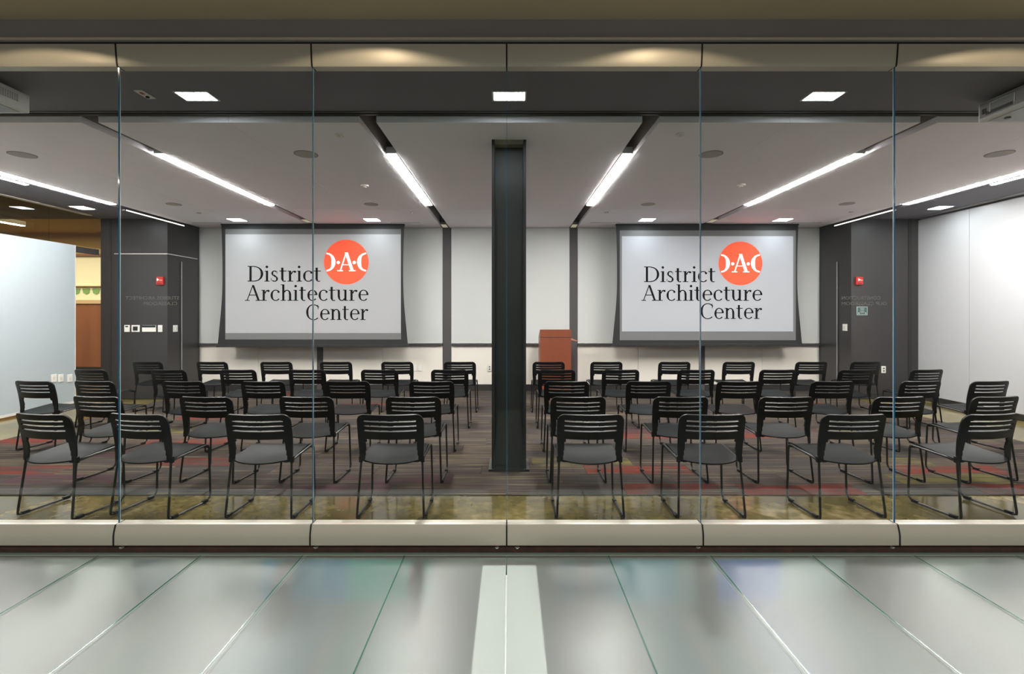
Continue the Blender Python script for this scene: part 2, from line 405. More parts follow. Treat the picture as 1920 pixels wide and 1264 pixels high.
# ceiling devices
def disc(name, lab, cat, grp, px, py, dia, mtl='white_plastic', rim=None, h=.008):
    d = (ZC-CH)*F/(VY-py); x = X(px, d)
    t = thing(name, lab, cat, (x, d, ZC), 0, grp)
    if rim: 
        MB().cyl((x, d), dia/2, ZC-.004, ZC-.0003, n=28).build('rim', rim, t)
        MB().cyl((x, d), dia/2-.012, ZC-.006, ZC-.0041, n=28).build('grille', mtl, t)
    else:
        MB().cyl((x, d), dia/2, ZC-h, ZC-.0003, n=24).build('cover', mtl, t); MB().cyl((x, d), dia/5, ZC-h-.012, ZC-h, n=16).build('sensor', 'white_plastic', t)
for px, py, s in ((42,290,'front row, far left'),(574,289,'front row, left of the column'),(1333,289,'front row, right of the column'),(1874,288,'front row, far right'),
                  (326,383,'back row, far left'),(696,383,'back row, left of the column'),(1215,383,'back row, right of the column'),(1588,382,'back row, far right')):
    disc('ceiling_speaker', 'round flush ceiling speaker, '+s, 'speaker', 'round ceiling speakers', px, py, .24 if py < 300 else .21, 'grille', 'ceiling_edge')
for px, py, s in ((637,253,'near the front edge, left'),(1275,252,'near the front edge, right')):
    disc('sprinkler', 'pale round sprinkler cover plate in the white ceiling %s' % s, 'sprinkler', 'sprinkler cover plates', px, py, .085, 'white_plastic')
for px, py, s in ((684,347,'left of'),(1390,346,'right of')):
    disc('smoke_detector', 'small white round detector on the ceiling %s the column' % s, 'detector', 'round detectors', px, py, .1, 'white_plastic', h=.02)
for px, py, s in ((373,399,'far left'),(773,398,'left of the column'),(1137,398,'right of the column'),(1596,397,'far right')):
    disc('sprinkler', 'tiny grey sprinkler in the ceiling near the back wall, %s' % s, 'sprinkler', 'rear sprinklers', px, py, .07, 'grille')
for px, s in ((388,'far left'),(760,'left of the column'),(1135,'right of the column'),(1512,'far right')):
    d = 9.0; x = X(px, d)
    t = thing('ceiling_hatch', 'flush ceiling access strip beside the projection screen, %s' % s, 'vent', (x, d, ZC), 0, 'flush ceiling strips')
    bx(x-.26, x+.26, d-.03, d+.03, ZC-.004, ZC-.0003).build('plate', 'ceiling_edge', t)
    bx(x-.25, x+.25, d-.02, d+.02, ZC-.006, ZC-.0041).build('cover', 'white_ceiling', t)
# alarm plate in soffit
x, y = -2.86, 3.85
t = thing('soffit_alarm', 'small white flush alarm strobe plate in the charcoal soffit', 'alarm', (x, y, ZS))
bx(x-.035, x+.035, y-.075, y+.075, ZS-.006, ZS-.0003).build('plate', 'white_plastic', t)
bx(x-.012, x+.012, y-.045, y-.015, ZS-.010, ZS-.0061).build('indicator', 'red', t)
MB().cyl((x, y+.03), .014, ZS-.016, ZS-.0061, n=14).build('lens', 'dark_glass', t)

# ---------------------------------------------------------------- back wall
struct('wall_back', bx(-XS-.3, XS+.3, DW+.05, DW+.25, 0, 3.6), 'lower')
ZT = Z(646, DW)
stripX = [(X(594, DW), X(605, DW)), (X(830, DW), X(846, DW)), (X(1068, DW), X(1083, DW)), (X(1311, DW), X(1322, DW))]
wb = bpy.data.objects.new('wall_back_cladding', None); COL.objects.link(wb); wb['kind'] = 'structure'
segs = []; a = -XS
for s0, s1 in stripX: segs.append((a, s0)); a = s1
segs.append((a, XS))
for s0, s1 in segs:
    n = 2 if s1-s0 > 1.8 and s1-s0 < 3 else (1 if s1-s0 < 3 else 3)
    for q in range(n):
        u0 = s0+(s1-s0)*q/n+.003; u1 = s0+(s1-s0)*(q+1)/n-.003
        bx(u0, u1, DW, DW+.049, ZT+.02, ZC-.004).build('writing_board', 'board', wb)
        bx(u0, u1, DW+.012, DW+.049, .125, ZT-.02).build('lower_panel', 'lower', wb)
    bx(s0+.003, s1-.003, DW-.045, DW+.02, ZT-.018, ZT+.008).build('tray', 'proj_dark', wb)
    bx(s0, s1, DW-.004, DW+.049, 0, .12).build('baseboard', 'base', wb)
for s0, s1 in stripX: bx(s0, s1, DW+.005, DW+.049, 0, ZC+.2).build('channel', mat('channel_grey', '#413e3e', .6), wb)
# small white slot ends near the wall
for i, s in enumerate(slots):
    t = thing('slot_end_lamp', 'small pale lamp end at the rear of the ceiling slot, %s' % ('far left', 'left of the column', 'right of the column', 'far right')[i], 'ceiling light', (s, 9.0, ZC), 0, 'pale lamp ends')
    ya, yb = (8.72, 9.0) if abs(s) > 2 else (9.2, 9.5)
    bx(s-.05, s+.05, ya, yb, ZC+.005, ZC+.05).build('housing', 'ceiling_edge', t)
    bx(s-.05, s+.05, ya, yb, ZC+.001, ZC+.0045).build('lens', mat('pale_lens', '#e8e4c8', emit=.25), t)

# ---------------------------------------------------------------- dark side walls & alcoves
for sg, n in ((-1, 'left'), (1, 'right')):
    struct('wall_'+n, bx(*sorted((sg*XS, sg*(XS+.1))), DF+.1, DW+.05, 0, 3.6), 'dark_wall')
    struct('wall_facing_'+n, bx(*sorted((sg*XS, sg*(XA+(.25 if sg > 0 else -.005)))), DF, DF+.1, 0, 3.6), 'dark_wall')
    struct('baseboard_'+n, bx(*sorted((sg*(XS+.01), sg*XA)), DF-.012, DF-.0005, 0, .1), 'base')
    # door leaf in the side wall
    dr = struct('door_%d' % (1 if sg < 0 else 2), bx(*sorted((sg*(XS-.012), sg*(XS-.0005))), 8.98, 9.46, .02, 2.45), 'dark_wall')
    bx(*sorted((sg*(XS-.02), sg*(XS-.0125))), 8.985, 9.0, .02, 2.45).build('door_edge', 'proj', dr)
# thin bright trim over left facing wall
struct('trim_1', MB().box(-6.95, -XS+.012, DF-.010, DF-.0005, 2.545, 2.557).box(-XS+.0005, -XS+.012, DF-.010, 9.46, 2.545, 2.557), 'proj_light')
# right vertical reveal lines
struct('trim_2', bx(X(1703, DF), X(1709, DF), DF-.01, DF-.0005, .1, ZC), 'reveal')
struct('trim_3', bx(X(205, DF), X(209, DF), DF-.01, DF-.0005, .1, ZC), 'reveal')
# right side: white glass boards full height
wr = bpy.data.objects.new('wall_right_boards', None); COL.objects.link(wr); wr['kind'] = 'structure'
for a, b in ((3.3, 4.86), (4.866, 6.44), (6.446, 7.68), (7.686, DF-.001)):
    bx(XA, XA+.03, a, b, .085, ZC-.03).build('glass_board', mat('side_board', '#aeafb2', .35, spec=.6), wr)
bx(XA+.031, XA+.15, DG+.02, DF-.001, 0, 3.6).build('wall_core', 'soffit', wr)
bx(XA-.004, XA+.03, DG+.02, DF-.001, 0, .08).build('baseboard', 'base', wr)
# left side: sliding white door, glass clerestory, header rail
t = thing('sliding_door', 'tall white sliding door panel along the left alcove side', 'door', (-XA, 6, 0))
bx(-XA-.02, -XA+.02, 3.4, 8.11, .06, 2.63).build('panel', mat('door_white', '#a2abb0', .3), t)
bx(-XA-.022, -XA+.022, 3.4, 8.11, .02, .06).build('bottom_rail', 'proj_light', t)
bx(-XA-.022, -XA+.022, 8.11, 8.125, .02, 2.63).build('edge_trim', 'proj_light', t)
MB().cyl((-XA+.0, 8.137), .0115, .95, 1.25, n=10).build('handle', 'chrome', t)
struct('trim_4', MB().box(-XA-.09, -XA-.025, 3.4, DF-.001, 2.53, 2.624), 'proj_dark')
cl = bpy.data.objects.new('window_9', None); COL.objects.link(cl); cl['kind'] = 'structure'
for a, b in ((3.4, 4.6), (4.606, 5.8), (5.806, 6.28+.0), (6.286, 7.67), (7.676, DF-.002)):
    bx(-XA-.006, -XA+.006, a, b, 2.632, ZC).build('clerestory_pane', 'amber_pane', cl)
# outlets on left door etc
def plate(px, py, w_, h_, plane, lab, name='wall_switch', grp=None, extra=None, cat='switch'):
    """plane: ('y', d) facing wall, ('x', X) side wall"""
    if plane[0] == 'y':
        d = plane[1]; x = X(px, d); z = Z(py, d); t = thing(name, lab, cat, (x, d, z), 0, grp)
        bx(x-w_/2, x+w_/2, d-.014, d-.0005, z-h_/2, z+h_/2).build('plate', 'white_plastic', t, bevel=.003)
        if extra: extra(t, x, d-.0145, z)
    else:
        xs = plane[1]; d = xs*F/(px-VX); z = Z(py, d); sg = 1 if xs < 0 else -1; t = thing(name, lab, cat, (xs, d, z), 0, grp)
        bx(*sorted((xs+sg*.0005, xs+sg*.014)), d-w_/2, d+w_/2, z-h_/2, z+h_/2).build('plate', 'white_plastic', t, bevel=.003)
        bx(*sorted((xs+sg*.0145, xs+sg*.022)), d-w_/6, d+w_/6, z-h_/5, z+h_/5).build('rocker', 'proj_light', t)
    return t
def disp(w_, h_, dz=0, m='dark_glass'): return lambda t, x, y, z: bx(x-w_/2, x+w_/2, y-.004, y, z+dz-h_/2, z+dz+h_/2).build('display', m, t)
plate(239, 616, .095, .12, ('y', DF), 'beige wall thermostat with small display, left of the screen display one', 'thermostat', 'controls on the dark left wall', disp(.05, .02, .035), 'thermostat')
plate(255, 616, .14, .12, ('y', DF), 'white wall controller with square dark display on the dark left wall', 'wall_controller', 'controls on the dark left wall', disp(.08, .07), 'controller')
t = plate(280, 616, .24, .115, ('y', DF), 'wide white control plate with black top band on the dark left wall', 'control_plate', 'controls on the dark left wall', disp(.238, .035, .038), 'controller')
plate(301, 616, .075, .12, ('y', DF), 'plain white switch plate, right of the wide control plate', 'wall_switch', 'controls on the dark left wall', disp(.025, .05, 0, 'proj_light'))
plate(328, 616, .11, .12, ('x', -XS), 'narrow white switch plate on the left side wall by the corner', 'wall_switch')
plate(1585, 614, .11, .12, ('x', XS), 'narrow white switch plate on the right side wall by the corner', 'wall_switch')
def outlet(t, x, y, z):
    for s in (-.022, .022): bx(x-.014, x+.014, y-.003, y, z+s-.011, z+s+.011).build('socket', 'proj_dark', t)
plate(1656, 693, .075, .12, ('y', DF), 'white double power outlet low on the dark right wall', 'power_outlet', None, outlet, 'outlet')
plate(918, 690, .075, .12, ('y', DW), 'white double power outlet low on the back wall beside the column', 'power_outlet', None, outlet, 'outlet')
plate(788, 690, .075, .12, ('y', DW+.01), 'blank white plate low on the back wall, right of its twin', 'wall_plate', 'blank plates on the back wall', None, 'plate')
plate(777, 690, .075, .12, ('y', DW+.01), 'blank white plate low on the back wall, left of its twin', 'wall_plate', 'blank plates on the back wall', None, 'plate')
for px, s in ((100, 'nearest the glass'), (113, 'middle of three'), (130, 'nearest the opening')):
    d = -XA*F/(px-VX)
    plate(px, 709, .09, .12, ('x', -XA+.021), 'white wall plate low on the left white panel, %s' % s, 'power_outlet', 'plates on the white panel', None, 'outlet')
# exit plaque, right
d = DF; x = X(1616, d); z = Z(583, d)
t = thing('wall_plaque', 'small dark teal square plaque with pale lines on the dark right wall', 'sign', (x, d, z))
bx(x-.095, x+.095, d-.008, d-.0005, z-.075, z+.075).build('board', mat('plaque_frame', '#9aa8a6', .4), t)
bx(x-.083, x+.083, d-.010, d-.0081, z-.062, z+.062).build('face', mat('plaque_teal', '#2f4f4c', .4), t)
m = MB()
for k in range(4): m.box(x-.035, x+.035, d-.0115, d-.0101, z+.04-.025*k, z+.046-.025*k)
m.box(x-.07, x-.05, d-.0115, d-.0101, z-.05, z-.03).box(x+.05, x+.07, d-.0115, d-.0101, z-.05, z-.03)
m.build('printed_lines', 'proj_light', t)
# alarms
def text_mesh(body, size, m, name, parent, loc, rot, ext=.001, sx=1):
    cu = bpy.data.curves.new(name, 'FONT'); cu.body = body; cu.size = size; cu.extrude = ext; cu.align_x = 'CENTER'; cu.align_y = 'CENTER'
    cu.resolution_u = 3
    o = bpy.data.objects.new('tmp_text', cu); COL.objects.link(o)
    bpy.context.view_layer.update()
    me = bpy.data.meshes.new_from_object(o.evaluated_get(bpy.context.evaluated_depsgraph_get())); bpy.data.objects.remove(o)
    me.name = name; me.materials.clear(); me.materials.append(M[m] if isinstance(m, str) else m)
    o2 = bpy.data.objects.new(name, me); COL.objects.link(o2); o2.parent = parent
    o2.location = loc; o2.rotation_euler = rot; o2.scale = (sx, 1, 1)
    return o2
for px, py, n in ((302, 527, 'left'), (1609, 527, 'right')):
    d = DF; x = X(px, d); z = Z(py, d)
    t = thing('fire_alarm', 'red fire alarm strobe box high on the dark %s wall' % n, 'alarm', (x, d, z), 0, 'red fire alarms')
    bx(x-.06, x+.06, d-.045, d-.0005, z-.07, z+.07).build('housing', 'red', t, bevel=.008)
    MB().prism([(x-.035, z+.045), (x-.035, z-.005), (x+.005, z+.02)], 'y', d-.058, d-.0455).build('strobe_lens', 'white_plastic', t)
    bx(x-.04, x+.04, d-.047, d-.0455, z-.055, z-.038).build('horn_slot', mat('alarm_dark', '#5e1512'), t)
    text_mesh('FIRE', .028, 'white_plastic', 'lettering', t, (.028, -.0465, .01), (pi/2, 0, 0))

# ---------------------------------------------------------------- lobby beyond the left opening
struct('wall_lobby', MB().box(-14, -7.5, 12.0, 12.2, 1.83, 2.9), 'cream')
struct('wall_lobby_top', MB().box(-14, -7.3, 12.0, 12.2, 2.95, 4.0).box(-14, -13.8, 3, 12, 0, 4).box(-14, -7.3, 3.0, 3.2, 0, 4), 'tan')
struct('wall_lobby_wood', MB().box(-14, -7.3, 11.96, 12.2, .2, 1.74), 'lobby_wood')
struct('trim_5', MB().box(-14, -7.3, 11.92, 12.2, 1.74, 1.83).box(-14, -7.3, 11.9, 12.2, 2.16, 2.175), mat('lobby_rail', '#c8a880'))
struct('trim_6', MB().box(-14, -7.3, 11.9, 12.2, 2.9, 2.95), 'lobby_wood')
struct('baseboard_lobby', bx(-14, -7.3, 11.94, 12.2, 0, .2), 'base')
struct('ceiling_lobby', bx(-14, -7.25, 3, 12.2, 3.45, 3.6), 'tan')
fz = bpy.data.objects.new('trim_7', None); COL.objects.link(fz); fz['kind'] = 'structure'; fz.location = (0, 0, 0)
for k in range(9):
    x = -11.3+k*.24
    MB().prism([(x-.09, 2.11), (x+.09, 2.11), (x+.07, 2.0), (x, 1.965), (x-.07, 2.0)], 'y', 11.985, 11.999).build('frieze_ornament', 'green', fz)
t = linear(-9.3, 7.6, 9.4, .08, 'pendant_light', 'linear pendant lamp hanging in the lobby behind the amber clerestory', None, z=3.18, h=.08)
for yy in (7.9, 9.1): bx(-9.303, -9.297, yy, yy+.006, 3.26, 3.45).build('cable', 'proj_dark', t)
t = linear(-8.6, 5.8, 8.2, .08, 'pendant_light', 'second linear pendant lamp in the lobby, nearer the glass', None, z=3.25, h=.08)
for yy in (6.1, 7.9): bx(-8.603, -8.597, yy, yy+.006, 3.33, 3.45).build('cable', 'proj_dark', t)
area('lobby_left_light', (-10.5, 9.5, 3.4), 3, 3, 170, (1, .9, .7))

# ---------------------------------------------------------------- steel column
t = thing('steel_column', 'dark painted steel wide-flange column in the middle of the room', 'column', (0, 4.8, 0))
x0, x1 = X(922, 4.69), X(986.5, 4.69)
def flange(xa, xb): return MB().box(xa, xb, 4.69, 4.99, 0, ZC-.003)
flange(x0, x0+.028).build('flange', 'steel_dark', t); flange(x1-.028, x1).build('flange', 'steel_dark', t)
bx(x0+.028, x1-.028, 4.80, 4.815, 0, ZC-.04).build('web', 'steel_dark', t)
bx(x0-.03, x1+.03, 4.66, 5.02, 0, .018).build('base_plate', 'steel_dark', t)
bx(x0+.03, x1-.03, 4.70, 4.795, ZC-.045, ZC-.003).build('ceiling_trim', mat('beige_trim', '#8a8470', .7), t)

# ---------------------------------------------------------------- glyphs (drawn letter by letter)
def arc(cx, cy, rx, ry, a0, a1, thin, thick, n=18, pw=1.6):
    out = []
    def pt(a):
        c, s_ = cos(R_(a)), sin(R_(a)); t_ = thin+.02+(thick-thin+.015)*abs(c)**pw
        return (cx+rx*c, cy+ry*s_), (cx+(rx-t_)*c, cy+(ry-min(t_, thin+.03))*s_)
    for i in range(n):
        (o0, i0), (o1, i1) = pt(a0+(a1-a0)*i/n), pt(a0+(a1-a0)*(i+1)/n)
        out.append([o0, o1, i1, i0])
    return out
def rc(x0_, y0_, x1_, y1_):
    if y1_-y0_ > .3: x0_ -= .016; x1_ += .016
    elif y1_-y0_ < .08: y1_ += .018
    return [[(x0_, y0_), (x1_, y0_), (x1_, y1_), (x0_, y1_)]]
def ln(xa, ya, xb, yb, wd):
    wd *= 1.12
    return [[(xa-wd/2, ya), (xa+wd/2, ya), (xb+wd/2, yb), (xb-wd/2, yb)]]
def ball(x, y, r): return [[(x+r*cos(2*pi*i/14), y+r*sin(2*pi*i/14)) for i in range(14)]]
G = {
 'D': (1.46, rc(.2, 0, .36, 1.42)+rc(.03, 0, .6, .06)+rc(.03, 1.36, .6, 1.42)+arc(.58, .71, .8, .71, -90, 90, .06, .18)),
 'A': (1.42, ln(.16, 0, .70, 1.45, .075)+ln(.70, 1.45, 1.22, 0, .17)+rc(.34, .48, 1.02, .54)+rc(-.02, 0, .4, .055)+rc(.95, 0, 1.46, .055)),
 'C': (1.32, arc(.76, .71, .7, .74, 48, 312, .06, .18)+ln(1.20, .98, 1.17, 1.4, .05)+arc(.76, .71, .7, .74, 40, 48, .1, .1, 2)),
 'i': (.52, rc(.17, 0, .33, 1.0)+rc(.02, 0, .48, .05)+ln(.19, 1.0, .06, .93, .12)+ball(.24, 1.35, .115)),
 's': (.78, arc(.38, .76, .27, .26, 40, 250, .07, .12)+arc(.38, .25, .3, .27, -140, 70, .07, .13)+ln(.27, .63, .52, .40, .2)+rc(.57, .72, .61, .95)+rc(.07, .06, .11, .3)),
 't': (.70, rc(.2, .2, .36, 1.28)+rc(.03, .93, .64, .99)+arc(.47, .24, .27, .26, 180, 300, .06, .16)),
 'r': (.80, rc(.17, 0, .33, 1.0)+rc(.02, 0, .52, .05)+rc(.04, .93, .33, .98)+arc(.62, .62, .3, .38, 70, 170, .08, .06)+ball(.68, .90, .10)),
 'c': (.96, arc(.53, .5, .47, .52, 52, 318, .06, .17)+ball(.78, .82, .10)),
 'h': (1.12, rc(.17, 0, .33, 1.5)+rc(.02, 0, .48, .05)+rc(.03, 1.44, .33, 1.49)+arc(.58, .6, .36, .41, 0, 150, .07, .16)+rc(.78, 0, .94, .62)+rc(.63, 0, 1.09, .05)),
 'n': (1.12, rc(.17, 0, .33, 1.0)+rc(.02, 0, .48, .05)+rc(.03, .94, .33, .99)+arc(.58, .6, .36, .41, 0, 150, .07, .16)+rc(.78, 0, .94, .62)+rc(.63, 0, 1.09, .05)),
 'u': (1.12, rc(.14, .36, .3, 1.0)+rc(.0, .95, .3, 1.0)+arc(.5, .38, .36, .4, 180, 330, .07, .16)+rc(.74, .0, .9, 1.0)+rc(.6, .95, .9, 1.0)+rc(.74, 0, 1.06, .05)),
 'e': (1.02, arc(.53, .5, .46, .52, 5, 318, .06, .17)+rc(.16, .52, .96, .58)),
}
def word(mb, txt, px0, px1, pyb, unit, d, y):
    tot = sum(G[c][0] for c in txt); k = (px1-px0)/tot; x = 0
    for c in txt:
        for poly in G[c][1]:
            mb.prism([(X(px0+(x+u)*k, d), Z(pyb-v*unit, d)) for u, v in poly], 'y', y, y+.0015)
        x += G[c][0]

def screen(side, lab, O, IM, band, wl, logo, grey, emi):
    d = 9.12
    t = thing('projection_screen', lab, 'projection screen', (X((O[0]+O[2])/2, d), d, Z(O[3], d)))
    # black tab-tensioned sheet, sides flaring at the foot
    xl, xr, yt, yb = O; n = 14; L = []; Rr = []
    for i in range(n+1):
        s = i/n; py = yt+(yb-yt)*s
        fl_ = 2.2*sin(pi*min(1, s*1.2))-7.0*max(0, (s-.45)/.55)**2
        L.append((X(xl+fl_, d), Z(py, d))); Rr.append((X(xr-fl_, d), Z(py, d)))
    MB().prism(L+Rr[::-1], 'y', d, d+.004).build('black_sheet', 'screen_black', t)
    bx(X(xl-9, d), X(xr+9, d), d-.015, d+.03, Z(yb+3, d), Z(yb-1.5, d)).build('bottom_bar', 'screen_black', t, bevel=.004)
    bx(X(xl, d), X(xr, d), d-.02, d+.06, ZC-.025, ZC-.001).build('housing_lip', 'screen_black', t)
    bx(X(band[0], d), X(band[2], d), d-.002, d-.0003, Z(band[3], d), Z(band[1], d)).build('viewing_surface', 'screen_grey', t)
    m = mat('projected_'+side, grey, .8, emit=emi, spec=.2)
    bx(X(IM[0], d), X(IM[2], d), d-.004, d-.0022, Z(IM[3], d), Z(IM[1], d)).build('projected_image', m, t)
    mb = MB()
    for txt, a, b, base in wl: word(mb, txt, a, b, base, 20.3, d, d-.0062)
    mb.build('projected_lettering', 'ink', t)
    cx, cy, r = logo; u = lambda p, q, e: [(X(cx+a_*r, d), Z(cy-b_*r, d)) for a_, b_ in p]
    n = 56
    MB().prism([(X(cx+r*cos(2*pi*i/n), d), Z(cy-r*sin(2*pi*i/n), d)) for i in range(n)], 'y', d-.0062, d-.0042).build('logo_disc', mat('logo_'+side, '#f0502f', .8, emit=emi*1.0, ecol='#f0502f'), t)
    polys = []
    k = .41/.71
    for poly in ln(-.27, -.40, .0, .43, .055)+ln(.0, .43, .27, -.40, .13)+rc(-.17, -.14, .17, -.12)+rc(-.40, -.41, -.15, -.38)+rc(.12, -.41, .41, -.38): polys.append(poly)
    polys += ball(-.355, -.02, .075)+ball(.355, -.02, .075)
    polys += arc(-.90, 0, .42, .42, -88, 88, .045, .15, 20)+arc(.90, 0, .42, .42, 92, 268, .045, .15, 20)
    mb = MB()
    for poly in polys:
        q = []
        for a_, b_ in poly:
            h = math.hypot(a_, b_)
            if h > .995: a_ *= .995/h; b_ *= .995/h
            q.append((a_, b_))
        mb.prism([(X(cx+a_*r, d), Z(cy-b_*r, d)) for a_, b_ in q], 'y', d-.0082, d-.0064)
    mb.build('logo_letters', mat('logo_white', '#f2f0ee', .8, emit=.25), t)
    return t
t = screen('left', 'black-framed projection screen showing dark lettering and red disc, left of the column', (415, 758, 419.5, 648), (423, 439.5, 751.5, 624.5), (422.5, 429.5, 752, 636.5),
       (('District', 464, 603, 528), ('Architecture', 460, 692, 564), ('Center', 573, 691, 600)), (649.5, 491.5, 42), '#969698', .17)
t = screen('right', 'black-framed projection screen with brighter grey-margined image, right of the column', (1155, 1497, 419.5, 646), (1166, 443, 1487, 621.5), (1162, 432, 1492, 638),
       (('District', 1207, 1342, 529), ('Architecture', 1203, 1430, 564), ('Center', 1312, 1429, 598)), (1388, 494, 41), '#9a9ca1', .22)

# ---------------------------------------------------------------- lectern
d = 8.80; xa, xb = X(1012.5, d), X(1071, d); zt = Z(618, d)
t = thing('lectern', 'cherry wood lectern standing at the back wall right of the column', 'lectern', ((xa+xb)/2, d+.2, 0))
bx(xa, xb, d, d+.022, .02, zt).build('front_panel', 'wood', t)
bx(xa, xb, d-.003, d-.0002, Z(633, d), Z(632, d)).build('panel_joint', 'reveal', t)
MB().prism([(d+.022, .02), (d+.48, .02), (d+.48, zt-.16), (d+.022, zt)], 'x', xa, xa+.02).build('side_panel', 'wood', t)
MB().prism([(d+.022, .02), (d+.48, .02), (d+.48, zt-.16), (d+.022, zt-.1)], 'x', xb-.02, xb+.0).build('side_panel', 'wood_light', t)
MB().prism([(d+.03, zt-.03), (d+.5, zt-.19), (d+.5, zt-.17), (d+.03, zt-.01)], 'x', xa+.02, xb-.02).build('reading_top', 'wood', t)
bx(xa+.02, xb-.02, d+.022, d+.46, .4, .42).build('shelf', 'wood', t)
bx(xa-.01, xb+.01, d-.01, d+.49, 0, .02).build('plinth', 'base', t)
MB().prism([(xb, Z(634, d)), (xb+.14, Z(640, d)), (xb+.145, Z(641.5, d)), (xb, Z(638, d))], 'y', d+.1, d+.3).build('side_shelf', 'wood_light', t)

# ---------------------------------------------------------------- projectors
def projector(x0, x1, ya, yb, z0, z1, lab, face):
    t = thing('projector', lab, 'projector', ((x0+x1)/2, (ya+yb)/2, z1), 0, 'ceiling projectors')
    bx(x0, x1, ya, yb, z0, z1).build('body', 'proj_light', t, bevel=.012)
    xf = x0 if face < 0 else x1; s = face
    a = lambda p, q: sorted((xf+s*p, xf+s*q))
    if face < 0:
        bx(*a(0, .003), ya+.10, yb-.02, z0+.025, z1-.012).build('side_panel', 'proj', t)
        m = MB(); m.box(*a(.003, .007), yb-.30, yb-.10, z1-.035, z1-.03).box(*a(.003, .007), yb-.11, yb-.10, z1-.10, z1-.03).box(*a(.003, .007), yb-.30, yb-.29, z1-.10, z1-.03)
        m.build('handle_outline', 'proj_light', t)
        for k in range(2): bx(*a(.003, .006), yb-.055-.02*k, yb-.04-.02*k, z0+.05, z0+.09).build('port', 'proj_dark', t)
        bx(*a(.003, .005), yb-.28, yb-.07, z0+.035, z0+.06).build('label_strip', 'proj_dark', t)
    else:
        for k in range(16): bx(*a(0, .003), yb-.36+.017*k, yb-.35+.017*k, z0+.055, z1-.035).build('vent_slat', 'grille', t)
    bx(x0+.04, x1-.04, ya+.04, yb-.04, z0-.004, z0-.0005).build('under_plate', 'proj', t)
    MB().cyl((x0+.12, yb-.12), .02, z0-.012, z0-.0045, n=16).build('foot', 'proj_dark', t)
    MB().cyl(((x0+x1)/2, (ya+yb)/2), .05, z1, ZS-.0005, n=16).build('ceiling_mount', 'proj_dark', t)
projector(3.80, 4.30, 3.50, 3.98, 3.045, 3.195, 'grey ceiling projector with handle outline, cut by the right picture edge', -1)
projector(-4.20, -3.71, 3.35, 3.80, 3.045, 3.19, 'pale ceiling projector with side vents, cut by the left picture edge', 1)

